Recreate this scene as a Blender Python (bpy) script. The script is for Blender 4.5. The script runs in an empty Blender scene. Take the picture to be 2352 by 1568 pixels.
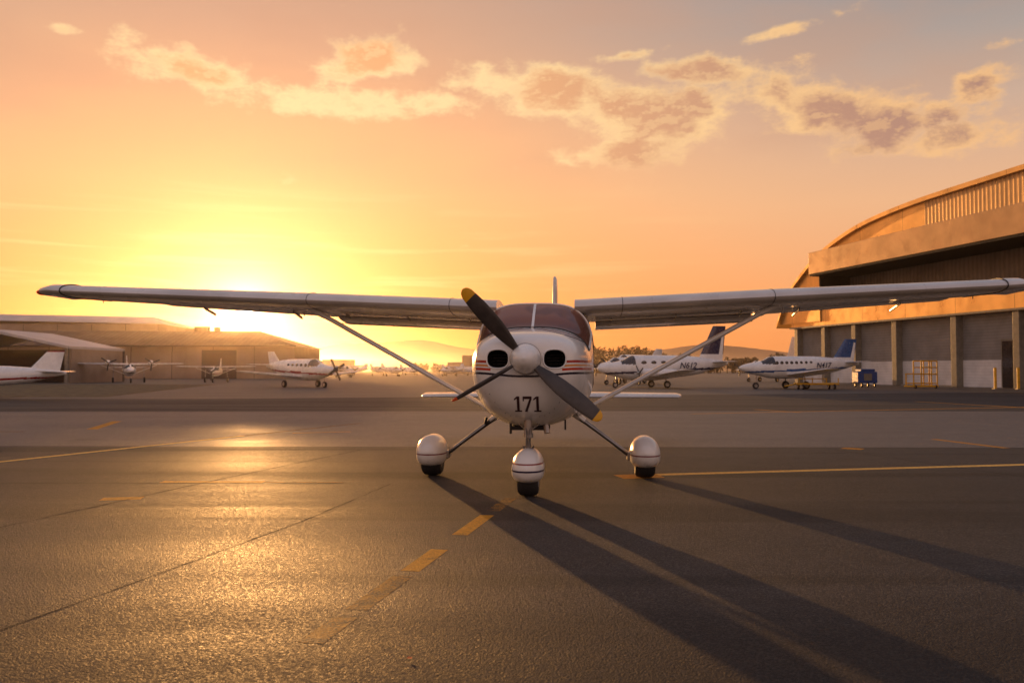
import bpy, bmesh, math, random
import numpy as np
from mathutils import Vector, Matrix
from mathutils.bvhtree import BVHTree
random.seed(7)
R=math.radians
scene=bpy.context.scene
def lin(c):
    return tuple(((v/255)/12.92 if v/255<=.04045 else ((v/255+.055)/1.055)**2.4) for v in c)+(1,)

# ------------------------------------------------------------ node helper
class NT:
    def __init__(s,nt): s.nt=nt; s.N=nt.nodes; s.L=nt.links
    def put(s,sock,v):
        if isinstance(v,bpy.types.NodeSocket): s.L.new(v,sock)
        elif v is not None: sock.default_value=v
    def m(s,op,a,b=None,c=None,clamp=False):
        n=s.N.new('ShaderNodeMath'); n.operation=op; n.use_clamp=clamp
        s.put(n.inputs[0],a)
        if b is not None: s.put(n.inputs[1],b)
        if c is not None: s.put(n.inputs[2],c)
        return n.outputs[0]
    def mr(s,v,a,b,c=0.,d=1.,smooth=True):
        n=s.N.new('ShaderNodeMapRange'); n.interpolation_type='SMOOTHSTEP' if smooth else 'LINEAR'
        s.put(n.inputs['Value'],v)
        for k,x in (('From Min',a),('From Max',b),('To Min',c),('To Max',d)): n.inputs[k].default_value=x
        return n.outputs[0]
    def mix(s,f,a,b,bt='MIX'):
        n=s.N.new('ShaderNodeMix'); n.data_type='RGBA'; n.blend_type=bt; n.clamp_factor=True
        s.put(n.inputs[0],f); s.put(n.inputs[6],a); s.put(n.inputs[7],b); return n.outputs[2]
    def ramp(s,f,els):
        n=s.N.new('ShaderNodeValToRGB'); cr=n.color_ramp
        while len(cr.elements)<len(els): cr.elements.new(1)
        for e,(p,c) in zip(cr.elements,els): e.position=p; e.color=c
        s.put(n.inputs[0],f); return n.outputs[0]
    def comb(s,x,y,z):
        n=s.N.new('ShaderNodeCombineXYZ'); s.put(n.inputs[0],x); s.put(n.inputs[1],y); s.put(n.inputs[2],z); return n.outputs[0]
    def sep(s,v):
        n=s.N.new('ShaderNodeSeparateXYZ'); s.put(n.inputs[0],v); return n.outputs
    def noise(s,vec,scale,detail=4,rough=.5,dist=0.):
        n=s.N.new('ShaderNodeTexNoise'); s.put(n.inputs['Vector'],vec)
        n.inputs['Scale'].default_value=scale; n.inputs['Detail'].default_value=detail
        n.inputs['Roughness'].default_value=rough; n.inputs['Distortion'].default_value=dist
        return n.outputs['Fac']
    def mapping(s,vec,scale=(1,1,1),rot=(0,0,0)):
        n=s.N.new('ShaderNodeMapping'); s.put(n.inputs['Vector'],vec); n.inputs['Scale'].default_value=scale; n.inputs['Rotation'].default_value=rot; return n.outputs[0]
    def obj(s): return s.N.new('ShaderNodeTexCoord').outputs['Object']
    def bump(s,h,strength,dist):
        n=s.N.new('ShaderNodeBump'); s.put(n.inputs['Height'],h); n.inputs['Strength'].default_value=strength; n.inputs['Distance'].default_value=dist; return n.outputs[0]

def newmat(name):
    m=bpy.data.materials.new(name); m.use_nodes=True
    return m,NT(m.node_tree),m.node_tree.nodes['Principled BSDF']

def mat(name,col,rough=.5,metal=0.,var=.12,scale=3.,coat=0.,bump=0.,bscale=40.,spec=.5,ribs=None,seams=None,ribdark=.35):
    m,t,p=newmat(name)
    c=lin(col) if max(col)>1.001 else tuple(col)+(1,)
    o=t.obj()
    f=t.noise(o,scale,4,.6)
    lo=tuple(x*(1-var*1.6) for x in c[:3])+(1,); hi=tuple(min(1,x*(1+var)) for x in c[:3])+(1,)
    colr=t.mix(t.mr(f,.3,.7),lo,hi)
    nrm=None
    if seams:
        x,y,z=t.sep(o)
        ax={'x':x,'y':y,'z':z}[seams[0]]
        fr=t.m('FRACT',t.m('DIVIDE',ax,seams[1]))
        line=t.m('LESS_THAN',fr,seams[2])
        colr=t.mix(t.m('MULTIPLY',line,.6),colr,(0.02,.015,.01,1))
    if ribs:
        x,y,z=t.sep(o); ax={'x':x,'y':y,'z':z}[ribs[0]]
        h=t.m('SINE',t.m('MULTIPLY',ax,2*math.pi/ribs[1]))
        h=t.mr(h,-.5,.5)
        colr=t.mix(t.m('MULTIPLY',h,ribdark),colr,(c[0]*.35,c[1]*.35,c[2]*.35,1))
        nrm=t.bump(h,.8,ribs[2])
    elif bump:
        nrm=t.bump(t.noise(o,bscale,4,.6),bump,.02)
    t.L.new(colr,p.inputs['Base Color'])
    t.L.new(t.mr(t.noise(o,scale*2.3,3,.6),.3,.7,max(0,rough-.07),min(1,rough+.1)),p.inputs['Roughness'])
    p.inputs['Metallic'].default_value=metal; p.inputs['Coat Weight'].default_value=coat
    p.inputs['Specular IOR Level'].default_value=spec
    if nrm: t.L.new(nrm,p.inputs['Normal'])
    return m

# ------------------------------------------------------------ mesh helpers
def empty(name,loc=(0,0,0),rz=0.):
    o=bpy.data.objects.new(name,None); scene.collection.objects.link(o)
    o.location=loc; o.rotation_euler=(0,0,rz); o.empty_display_size=.3; return o
def mesh(name,vs,fs,mats,parent=None,smooth=False,mi=None,sharp=None):
    me=bpy.data.meshes.new(name); me.from_pydata([tuple(v) for v in vs],[],fs)
    for m in (mats if isinstance(mats,(list,tuple)) else [mats]): me.materials.append(m)
    if mi is not None: me.polygons.foreach_set('material_index',mi)
    if smooth: me.polygons.foreach_set('use_smooth',[True]*len(fs))
    me.update(); 
    bm=bmesh.new(); bm.from_mesh(me); bmesh.ops.recalc_face_normals(bm,faces=bm.faces); bm.to_mesh(me); bm.free()
    if smooth: me.set_sharp_from_angle(angle=R(sharp or 40))
    o=bpy.data.objects.new(name,me); scene.collection.objects.link(o)
    if parent: o.parent=parent
    return o
def box(name,x0,x1,y0,y1,z0,z1,m,parent=None,bevel=0.):
    vs=[(x,y,z) for x in (x0,x1) for y in (y0,y1) for z in (z0,z1)]
    fs=[(0,1,3,2),(4,6,7,5),(0,4,5,1),(2,3,7,6),(0,2,6,4),(1,5,7,3)]
    o=mesh(name,vs,fs,m,parent)
    if bevel:
        b=o.modifiers.new('b','BEVEL'); b.width=bevel; b.segments=2
    return o
def sheet(name,pts,z,m,parent=None):
    return mesh(name,[(x,y,z) for x,y in pts],[tuple(range(len(pts)))],m,parent)
def strip(name,p0,p1,w,z,m,parent=None):
    a=Vector(p0);b=Vector(p1);d=(b-a).normalized();n=Vector((-d.y,d.x))*w/2
    return sheet(name,[a+n,b+n,b-n,a-n],z,m,parent)
def pchip(ys,T):
    ys=np.array(ys,float); n=len(ys); d=np.diff(ys); m=np.zeros(n)
    for i in range(1,n-1):
        if d[i-1]*d[i]>0: m[i]=2*d[i-1]*d[i]/(d[i-1]+d[i])
    m[0]=d[0]; m[-1]=d[-1]
    out=[]
    for t in T:
        i=min(int(t),n-2); u=t-i
        out.append((2*u**3-3*u**2+1)*ys[i]+(u**3-2*u**2+u)*m[i]+(-2*u**3+3*u**2)*ys[i+1]+(u**3-u**2)*m[i+1])
    return np.array(out)
def loftdata(st,n=48,k=4):
    T=np.linspace(0,len(st)-1,(len(st)-1)*k+1)
    cols=[pchip([s[i] for s in st],T) for i in range(7)]
    return list(zip(*cols))
def loft(name,st,mats,parent=None,n=48,k=4,matfn=None,x0=0.):
    rows=loftdata(st,n,k); vs=[];fs=[];mi=[]
    for (y,zt,zb,hw,zm,eu,el) in rows:
        for j in range(n):
            a=2*math.pi*j/n; c=math.cos(a);s=math.sin(a); e=eu if s>=0 else el
            x=hw*math.copysign(abs(c)**(2/e),c)
            z=zm+((zt-zm) if s>=0 else (zm-zb))*math.copysign(abs(s)**(2/e),s)
            vs.append((x+x0,y,z))
    for i in range(len(rows)-1):
        for j in range(n):
            j2=(j+1)%n
            fs.append((i*n+j,i*n+j2,(i+1)*n+j2,(i+1)*n+j))
            if matfn:
                c=sum((Vector(vs[q]) for q in fs[-1]),Vector())/4
                mi.append(matfn(c.x,c.y,c.z,360*(j+.5)/n))
            else: mi.append(0)
    fs.append(tuple(range(n))); fs.append(tuple((len(rows)-1)*n+j for j in range(n))); mi+=[0,0]
    o=mesh(name,vs,fs,mats,parent,True,mi)
    return o,vs,fs
def foil(thick,n=14):
    pts=[]
    def yt(x): return 5*thick*(.2969*math.sqrt(x)-.126*x-.3516*x*x+.2843*x**3-.1030*x**4)
    xs=[.5*(1-math.cos(math.pi*i/n)) for i in range(n+1)]
    for x in reversed(xs): pts.append((x,yt(x)*1.15+.02*math.sin(math.pi*x)))
    for x in xs[1:-1]: pts.append((x,-yt(x)*.85+.02*math.sin(math.pi*x)))
    return pts
def surf(name,st,mats,parent=None,vert=False,mi_fn=None):
    vs=[];fs=[];mi=[];n=None
    for s_,yl,off,c,th,inc in st:
        P=foil(th); n=len(P)
        for x,z in P:
            if vert: vs.append((off+z*c,yl+c*x,s_))
            else: vs.append((s_,yl+c*x,off+z*c-inc*c*x))
    for i in range(len(st)-1):
        for j in range(n):
            j2=(j+1)%n; fs.append((i*n+j,i*n+j2,(i+1)*n+j2,(i+1)*n+j)); mi.append(mi_fn(i) if mi_fn else 0)
    fs.append(tuple(range(n)));fs.append(tuple((len(st)-1)*n+j for j in range(n)))
    mi+=[mi[0],mi[-1]]
    return mesh(name,vs,fs,mats,parent,True,mi,50)
def ebar(name,p0,p1,a,b,m,parent=None,n=14,a1=None,b1=None,ref=(0,1,0)):
    p0=Vector(p0);p1=Vector(p1);d=(p1-p0).normalized()
    A=Vector(ref)-d*Vector(ref).dot(d)
    if A.length<.05: A=Vector((1,0,0))-d*d.x
    A.normalize(); B=d.cross(A); a1=a if a1 is None else a1; b1=b if b1 is None else b1
    vs=[]
    for p,aa,bb in ((p0,a,b),(p1,a1,b1)):
        for j in range(n):
            t=2*math.pi*j/n; vs.append(p+A*aa*math.cos(t)+B*bb*math.sin(t))
    fs=[(j,(j+1)%n,n+(j+1)%n,n+j) for j in range(n)]+[tuple(range(n)),tuple(range(n,2*n))]
    return mesh(name,vs,fs,m,parent,True)
def tube(name,pts,r,m,parent=None,cyc=False):
    cu=bpy.data.curves.new(name,'CURVE'); cu.dimensions='3D'; cu.bevel_depth=r; cu.bevel_resolution=2
    sp=cu.splines.new('POLY'); sp.points.add(len(pts)-1)
    for q,p in zip(sp.points,pts): q.co=(p[0],p[1],p[2],1)
    sp.use_cyclic_u=cyc; cu.materials.append(m)
    o=bpy.data.objects.new(name,cu); scene.collection.objects.link(o)
    if parent:o.parent=parent
    return o
def wheel(name,c,rad,w,mt,mh,parent=None,n=36):
    pr=[(-.3,0),(-.34,.5),(-.5,.56),(-.5,.84),(-.4,.96),(-.2,1),(.2,1),(.4,.96),(.5,.84),(.5,.56),(.34,.5),(.3,0)]
    vs=[];fs=[];mi=[]
    for j in range(n):
        a=2*math.pi*j/n
        for x,r in pr: vs.append((c[0]+x*w,c[1]+math.cos(a)*r*rad,c[2]+math.sin(a)*r*rad))
    L=len(pr)
    for j in range(n):
        for i in range(L-1):
            fs.append((j*L+i,j*L+i+1,((j+1)%n)*L+i+1,((j+1)%n)*L+i)); mi.append(1 if i in(0,1,9,10) else 0)
    return mesh(name,vs,fs,[mt,mh],parent,True,mi)
def ball(name,c,r,m,parent=None,n=20,pw=2.):
    vs=[];fs=[]
    def sp(v): return math.copysign(abs(v)**(2/pw),v)
    for i in range(n+1):
        p=math.pi*i/n
        for j in range(n*2):
            t=math.pi*j/n
            vs.append((c[0]+r[0]*math.sin(p)*sp(math.cos(t)),c[1]+r[1]*math.cos(p),c[2]+r[2]*math.sin(p)*sp(math.sin(t))))
    for i in range(n):
        for j in range(2*n):
            a=i*2*n+j;b=i*2*n+(j+1)%(2*n)
            fs.append((a,b,b+2*n,a+2*n))
    me=mesh(name,vs,fs,m,parent,True)
    bm=bmesh.new();bm.from_mesh(me.data);bmesh.ops.remove_doubles(bm,verts=bm.verts,dist=1e-6);bmesh.ops.recalc_face_normals(bm,faces=bm.faces);bm.to_mesh(me.data);bm.free()
    return me

# ------------------------------------------------------------ sun & sky
SAZ=R(-17.3); SEL=R(3.3)
S=Vector((math.sin(SAZ)*math.cos(SEL),math.cos(SAZ)*math.cos(SEL),math.sin(SEL)))
ld=bpy.data.lights.new('sun','SUN'); ld.energy=5.0; ld.angle=R(.55); ld.color=(1,.48,.15)
lo=bpy.data.objects.new('sun',ld); scene.collection.objects.link(lo)
lo.rotation_euler=(-S).to_track_quat('-Z','Y').to_euler(); lo.location=(-60,200,40)

w=bpy.data.worlds.new('World'); scene.world=w; w.use_nodes=True
t=NT(w.node_tree); t.N.clear()
out=t.N.new('ShaderNodeOutputWorld')
sky=t.N.new('ShaderNodeTexSky'); sky.sky_type='NISHITA'; sky.sun_disc=False; sky.sun_elevation=SEL; sky.sun_rotation=SAZ
sky.dust_density=1.5
bg1=t.N.new('ShaderNodeBackground'); t.L.new(t.mix(1.,sky.outputs[0],(.72,.38,.45,1),'MULTIPLY'),bg1.inputs[0]); bg1.inputs[1].default_value=.05
D=t.N.new('ShaderNodeTexCoord').outputs['Generated']
nx=t.N.new('ShaderNodeVectorMath'); nx.operation='NORMALIZE'; t.L.new(D,nx.inputs[0]); D=nx.outputs[0]
x,y,z=t.sep(D)
az=t.m('ARCTAN2',x,y); el=t.m('ARCSINE',z)
daz=t.m('ABSOLUTE',t.m('SUBTRACT',az,SAZ))
k1=t.mr(daz,.12,.86); k2=t.mr(daz,1.1,2.4)
zz=t.m('MAXIMUM',z,0.)
warm=t.ramp(zz,[(0,lin((242,132,58))),(.06,lin((244,148,68))),(.12,lin((246,168,90))),(.2,lin((246,184,116))),(.28,lin((238,180,124))),(.36,lin((214,168,130))),(.45,lin((192,158,134))),(.7,lin((160,152,158))),(1,lin((138,145,168)))])
cool=t.ramp(zz,[(0,lin((236,144,82))),(.08,lin((240,162,102))),(.18,lin((236,182,134))),(.27,lin((206,174,148))),(.36,lin((156,154,150))),(.45,lin((130,142,150))),(.7,lin((128,145,168))),(1,lin((125,143,173)))])
back=t.ramp(zz,[(0,lin((236,190,164))),(.15,lin((244,196,170))),(.4,lin((208,186,182))),(.8,lin((145,152,180))),(1,lin((132,147,175)))])
base=t.mix(k2,t.mix(k1,warm,cool),back)
dp=t.N.new('ShaderNodeVectorMath'); dp.operation='DOT_PRODUCT'; t.L.new(D,dp.inputs[0]); dp.inputs[1].default_value=S
ang=t.m('ARCCOSINE',t.m('MINIMUM',dp.outputs['Value'],.999999))
def scale_col(e,col):
    n=t.N.new('ShaderNodeVectorMath'); n.operation='SCALE'; n.inputs[0].default_value=col; t.L.new(e,n.inputs['Scale']); return n.outputs[0]
def lobe(wd,amp,col):
    return scale_col(t.m('MULTIPLY',t.m('EXPONENT',t.m('MULTIPLY',ang,-1/wd)),amp),col)
tot=None
for a,e,ra,re,wt,tl in [(-.03,.328,.07,.028,.80,0),(.06,.314,.10,.034,.98,-.05),(.16,.290,.13,.040,.98,-.12),(.23,.332,.09,.020,.80,0),(.36,.280,.16,.040,.82,-.2),(.47,.24,.13,.022,.70,0),
                     (-.37,.322,.11,.025,.78,-.18),(-.17,.342,.07,.027,.88,.1),(-.22,.300,.16,.024,.84,0),(-.09,.305,.08,.020,.75,0),(.13,.250,.14,.019,.78,.1),
                     (.505,.289,.035,.020,.95,.15),(.31,.365,.06,.010,.82,.15),(.13,.352,.05,.008,.75,.1),(-.485,.342,.024,.010,.75,0),(.53,.322,.03,.008,.7,0)]:
    da=t.m('SUBTRACT',az,a); de=t.m('SUBTRACT',t.m('SUBTRACT',el,e),t.m('MULTIPLY',da,tl))
    da=t.m('MULTIPLY',da,1/ra); de=t.m('MULTIPLY',de,1/re)
    g=t.m('ADD',t.m('MULTIPLY',da,da),t.m('MULTIPLY',de,de))
    g=t.m('MULTIPLY',t.m('POWER',.3679,g),wt)
    tot=g if tot is None else t.m('MAXIMUM',tot,g)
v0=t.comb(az,t.m('MULTIPLY',el,1.7),5.1)
v1=t.comb(t.m('ADD',az,-.002),t.m('MULTIPLY',t.m('ADD',el,.007),1.7),5.1)
n2=t.noise(v0,3.5,2,.5)
oth=t.m('MULTIPLY',t.mr(daz,.95,1.6),t.mr(n2,.45,.7,0,.6))
tot=t.m('MAXIMUM',tot,oth)
na=t.noise(v0,24,6,.62); nb=t.noise(v1,24,5,.62); nc=t.noise(v0,7,3,.5)
d0=t.m('ADD',tot,t.m('ADD',t.m('MULTIPLY',t.m('SUBTRACT',na,.5),1.35),t.m('MULTIPLY',t.m('SUBTRACT',nc,.5),.7)))
alpha=t.mr(d0,.32,.74)
shade=t.mr(t.m('ADD',d0,t.m('MULTIPLY',t.m('SUBTRACT',nc,.5),1.2)),.55,.95)
rim=t.mr(t.m('SUBTRACT',na,nb),.0,.09)
bright=t.mix(k1,lin((255,226,162)),lin((252,196,128)))
darkc=t.mix(k1,lin((240,178,116)),lin((172,130,110)))
cc=t.mix(shade,bright,darkc)
cc=t.mix(t.m('MULTIPLY',rim,t.mr(shade,0,1,.85,.40)),cc,bright)
sv=t.comb(t.m('MULTIPLY',az,2.2),t.m('MULTIPLY',el,34.),0.)
st=t.mr(t.noise(sv,2.0,4,.5,.3),.50,.70)
st=t.m('MULTIPLY',st,t.m('MULTIPLY',t.mr(el,.02,.06),t.mr(el,.24,.12)))
st=t.m('MULTIPLY',st,t.mr(daz,.7,.1))
base=t.mix(t.m('MULTIPLY',st,.4),base,lin((255,222,150)))
vv=t.mr(t.noise(t.comb(az,t.m('MULTIPLY',el,3.),3.),4.,3,.5),.42,.68)
base=t.mix(t.m('MULTIPLY',vv,t.mr(el,.16,.3,0,.35)),base,lin((202,154,120)))
colr=t.mix(t.m('MULTIPLY',alpha,.92),base,cc)
def vadd(a,b):
    n=t.N.new('ShaderNodeVectorMath'); n.operation='ADD'; t.L.new(a,n.inputs[0]); t.L.new(b,n.inputs[1]); return n.outputs[0]
sc=t.N.new('ShaderNodeVectorMath'); sc.operation='SCALE'; t.L.new(colr,sc.inputs[0]); sc.inputs['Scale'].default_value=.92
tot=sc.outputs[0]
for L_ in (lobe(.15,.07,(1,.62,.4)),lobe(.045,.6,(1,.74,.46)),lobe(.016,5,(1,.85,.58)),scale_col(t.mr(ang,.012,.007,0,30),(1,.88,.6))): tot=vadd(tot,L_)
bg2=t.N.new('ShaderNodeBackground'); t.L.new(tot,bg2.inputs[0]); bg2.inputs[1].default_value=1.
ad=t.N.new('ShaderNodeAddShader'); t.L.new(bg1.outputs[0],ad.inputs[0]); t.L.new(bg2.outputs[0],ad.inputs[1]); t.L.new(ad.outputs[0],out.inputs[0])

# ------------------------------------------------------------ haze in the air
hm=bpy.data.materials.new('haze_air'); hm.use_nodes=True; hn=hm.node_tree; hn.nodes.clear()
ho=hn.nodes.new('ShaderNodeOutputMaterial'); vs_=hn.nodes.new('ShaderNodeVolumeScatter')
vs_.inputs['Density'].default_value=.00030; vs_.inputs['Anisotropy'].default_value=.88; vs_.inputs['Color'].default_value=(1,.86,.72,1)
hn.links.new(vs_.outputs[0],ho.inputs['Volume'])
hz=box('haze',-1200,1200,22,3000,-.5,24,hm)

# ------------------------------------------------------------ ground
def asphalt(name,b,rough=.5,patch=1.,spec=.3,near_dark=False):
    m,t,p=newmat(name); o=t.obj()
    big=t.noise(t.mapping(o,(.10,.6,1),(0,0,R(6))),1.,4,.55,.4)
    mid=t.noise(o,2.2,5,.65); fine=t.noise(o,45,3,.75)
    vo=t.N.new('ShaderNodeTexVoronoi'); vo.inputs['Scale'].default_value=105; t.L.new(o,vo.inputs['Vector'])
    cell=t.sep(vo.outputs['Color'])[0]; dist=vo.outputs['Distance']
    f=t.m('ADD',t.m('MULTIPLY',big,.6*patch),t.m('MULTIPLY',mid,.4))
    if patch<1: f=t.m('ADD',f,.3*(1-patch))
    c=t.ramp(f,[(.30,(b*.45,b*.41,b*.41,1)),(.5,(b,b*.95,b*.95,1)),(.70,(b*1.9,b*1.75,b*1.7,1))])
    c=t.mix(t.mr(cell,.62,.95,0,.75),c,(b*4.2,b*3.7,b*3.2,1))
    c=t.mix(t.mr(cell,.4,.1,0,.6),c,(b*.3,b*.28,b*.28,1))
    c=t.mix(t.mr(fine,.5,.32,0,.5),c,(b*.35,b*.33,b*.33,1))
    st=t.mr(t.noise(o,.55,4,.6),.62,.72)
    c=t.mix(t.m('MULTIPLY',st,.5),c,(b*.4,b*.38,b*.38,1))
    r=t.m('ADD',t.mr(big,.35,.65,rough-.05,rough+.05),t.m('MULTIPLY',t.m('SUBTRACT',cell,.5),.3))
    if near_dark:  # darker tone mixed into the near ground, wavy edge, plus streak bands
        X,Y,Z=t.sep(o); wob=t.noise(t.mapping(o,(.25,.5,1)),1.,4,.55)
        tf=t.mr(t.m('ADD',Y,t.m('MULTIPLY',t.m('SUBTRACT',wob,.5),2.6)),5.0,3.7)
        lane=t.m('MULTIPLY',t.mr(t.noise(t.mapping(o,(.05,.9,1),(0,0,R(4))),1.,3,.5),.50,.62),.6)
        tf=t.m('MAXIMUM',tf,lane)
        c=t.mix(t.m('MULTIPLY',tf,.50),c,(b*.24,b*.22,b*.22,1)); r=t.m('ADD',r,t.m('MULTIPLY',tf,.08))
    t.L.new(c,p.inputs['Base Color'])
    t.L.new(r,p.inputs['Roughness']); p.inputs['Specular IOR Level'].default_value=spec
    h=t.m('ADD',t.m('MULTIPLY',fine,1.),t.m('ADD',t.m('MULTIPLY',dist,-.5),t.m('ADD',t.m('MULTIPLY',cell,.3),t.m('MULTIPLY',mid,1.))))
    t.L.new(t.bump(h,1.,.0085),p.inputs['Normal'])
    return m
M_as=asphalt('asphalt',.033,.67,spec=.19,near_dark=True)
M_tx=asphalt('taxiway_surface',.08,.60,patch=.7,spec=.34)
M_ap=asphalt('apron_surface',.05,.58,spec=.34)
M_gr=mat('dry_grass',(.12,.085,.035),.9,var=.4,scale=1.5,bump=.8,bscale=20)
def paintmat(name,col,wear=.5):
    m,t,p=newmat(name); o=t.obj()
    c=lin(col)
    n=t.m('ADD',t.m('MULTIPLY',t.noise(o,7,6,.7),.55),t.m('MULTIPLY',t.noise(o,60,3,.7),.45))
    f=t.mr(n,wear-.07,wear+.06)
    cc=t.mix(t.mr(t.noise(o,25,4,.6),.35,.7,0,.55),c,(c[0]*.4,c[1]*.37,c[2]*.35,1))
    t.L.new(t.mix(f,(.030,.028,.028,1),cc),p.inputs['Base Color']); p.inputs['Roughness'].default_value=.7; p.inputs['Specular IOR Level'].default_value=.16
    t.L.new(t.bump(t.noise(o,45,3,.7),.9,.008),p.inputs['Normal'])
    return m
P_y=paintmat('worn_yellow_paint',(200,138,34),.42); P_y2=paintmat('very_worn_yellow_paint',(160,115,46),.51); P_w=paintmat('worn_line_paint',(235,190,100),.40)
M_joint=mat('joint_sealant',(.012,.011,.011),.85,spec=.1)
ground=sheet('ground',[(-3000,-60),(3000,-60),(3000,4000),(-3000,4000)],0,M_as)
sheet('taxiway',[(-60,15.5),(-4,14.2),(60,13.2),(90,24.5),(5,26.5),(-60,25)],.0008,M_tx)
sheet('apron',[(-110,38),(-14,37.5),(14,45),(35,50),(60,45),(200,130),(200,400),(-200,400),(-200,100)],.002,M_ap)
sheet('grass_strip',[(-34,40),(-19,40),(-26,76),(-52,78)],.005,M_gr)
mk=empty('painted_markings')
k=0
def st_(p0,p1,wd,m=P_y):
    global k; k+=1; z=.0005 if max(p0[1],p1[1])<13 else .0016
    strip('line_%d'%k,p0,p1,wd,z+.00001*k,m,mk)
def cl(Y): return (-.034-.205*(8.39-Y),Y)
for a,b,m_ in [(8.5,7.72,P_y2),(7.5,6.6,P_y),(6.07,5.42,P_y),(5.3,4.55,P_y2),(4.42,4.0,P_y2),(3.5,2.9,P_y2)]: st_(cl(a),cl(b),.125,m_)
st_((1.35,10.3),(6.9,11.5),.17,P_w); st_((6.9,11.5),(30,16.6),.17,P_w); sheet('line_patch',[(1.22,10.35),(1.75,10.47),(1.8,10.1),(1.3,9.98)],.0011,P_y,mk)
st_((-7.06,11.8),(-5.17,16.5),.14,P_w); st_((-5.17,16.5),(-3.6,20.4),.12,P_y2); st_((-12,-.5),(-7.06,11.8),.14,P_w)
st_((-3.96,9.72),(-2.8,9.7),.17,P_y); st_((-2.8,9.7),(-1.9,9.68),.07,P_y2); st_((-4.02,8.42),(-3.65,8.5),.2,P_y)
st_((-9.76,21.2),(-8.97,18.3),.22,P_y); st_((5.2,24.8),(17.1,29.1),.2,P_y); st_((17.1,29.1),(40,37),.2,P_y); st_((7.8,27.5),(8.6,25.6),.2,P_y)
st_((16.2,34.4),(17.4,28.2),.25,P_y); st_((7.7,15.7),(8.0,13.9),.14,P_y); st_((-28,33),(-19.5,28),.25,P_y2); st_((-3.3,17.6),(-4.4,17.2),.12,P_y)
st_((5.35,13.9),(5.6,13.7),.25,P_y); st_((-60,17.5),(-10,17.6),.12,P_y2)
def joint(name,pts,w):
    vs=[];fs=[];P=[]
    for i in range(len(pts)-1):
        a=Vector(pts[i]);b=Vector(pts[i+1]);n=max(2,int((b-a).length/.12))
        for q in range(n): P.append(a.lerp(b,q/n)+Vector((random.uniform(-.008,.008),random.uniform(-.008,.008))))
    P.append(Vector(pts[-1]))
    for i,p in enumerate(P):
        d=(P[min(i+1,len(P)-1)]-P[max(i-1,0)]).normalized(); nn=Vector((-d.y,d.x))*w*random.uniform(.2,.6)
        vs+= [(p.x+nn.x,p.y+nn.y,.0012),(p.x-nn.x,p.y-nn.y,.0012)]
        if i: fs.append((2*i-2,2*i-1,2*i+1,2*i))
    mesh(name,vs,fs,M_joint,jt)
jt=empty('pavement_joints')
joint('joint_1',[(-4.9,4.4),(-4.12,6.88),(-3.44,9.71),(-2.4,13.6)],.018)
joint('joint_2',[(-14,9.55),(-6,9.6),(-1.9,9.62)],.018)
joint('joint_3',[(-2.9,2.6),(-2.45,4.3),(-1.75,7.2),(-1.35,9.55)],.012)
joint('joint_4',[(5.1,13.6),(6.0,10.4),(6.3,9.0),(7,5.5)],.014)
joint('joint_5',[(3.2,13.2),(14,12.4)],.022)
db=empty('pebbles')
M_peb=mat('pebble_stone',(.12,.1,.09),.8); M_leaf=mat('dry_leaf_orange',(190,80,30),.7)
vs=[];fs=[]
for i in range(180):
    X=random.uniform(-4,5);Y=random.uniform(2.4,13);r=random.uniform(.0015,.0045)
    b=len(vs)
    for q in range(5): vs.append((X+r*math.cos(q*1.257)*random.uniform(.7,1.3),Y+r*math.sin(q*1.257),.001))
    vs.append((X,Y,r*.8)); fs+=[(b+q,b+(q+1)%5,b+5) for q in range(5)]
mesh('stones',vs,fs,M_peb,db)
mesh('fallen_leaf',[(-.46,3.78,.004),(-.44,3.77,.007),(-.435,3.79,.005),(-.455,3.80,.006)],[(0,1,2,3)],M_leaf)

# ------------------------------------------------------------ aircraft materials
M_white=mat('white_aircraft_paint',(.82,.80,.77),.25,var=.05,scale=2,coat=.6)
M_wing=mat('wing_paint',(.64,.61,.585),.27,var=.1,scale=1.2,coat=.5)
M_dark=mat('dark_intake',(.012,.01,.01),.7)
M_rub=mat('tyre_rubber',(.02,.018,.018),.75,bump=.3)
M_hub=mat('wheel_hub',(.4,.38,.36),.35,.8)
M_steel=mat('gear_steel',(.35,.32,.3),.3,.9)
M_blade=mat('propeller_blade',(.05,.04,.036),.42,var=.2,scale=6)
M_tipy=mat('propeller_tip_yellow',(225,165,20),.45,var=.08)
M_red=mat('red_stripe',(150,35,25),.3,coat=.4); M_orange=mat('orange_tip',(220,80,20),.4)
M_navy=mat('navy_paint',(.018,.022,.07),.25,coat=.5); M_blue=mat('blue_paint',(.03,.09,.25),.3,coat=.4); M_maroon=mat('maroon_numerals',(.04,.010,.010),.4)
M_seal=mat('window_seal',(.02,.015,.015),.5); M_black=mat('black_rubber',(.015,.013,.013),.6)
m,t,p=newmat('tinted_windshield'); o=t.obj(); xx,yy,zz_=t.sep(o)
cg=t.mix(t.mr(zz_,1.6,2.0),(.14,.058,.042,1),(.28,.125,.085,1))
cg=t.mix(t.m('MULTIPLY',t.mr(t.noise(t.mapping(o,(3,1,4)),1.,2,.5),.5,.6),.45),cg,(.07,.028,.02,1))
t.L.new(cg,p.inputs['Base Color']); p.inputs['Roughness'].default_value=.1; p.inputs['Specular IOR Level'].default_value=.35
M_glass=m
M_win=mat('dark_window',(.03,.022,.02),.08,var=.1,spec=.8)
m,t,p=newmat('striped_fuselage_paint'); o=t.obj(); X,Y,Z=t.sep(o); ax=t.m('ABSOLUTE',X)
def band(v,a,b): return t.m('MULTIPLY',t.m('GREATER_THAN',v,a),t.m('LESS_THAN',v,b))
zc=t.m('ADD',Z,t.m('MULTIPLY',t.mr(ax,.05,.5,0,1),-.03))
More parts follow.
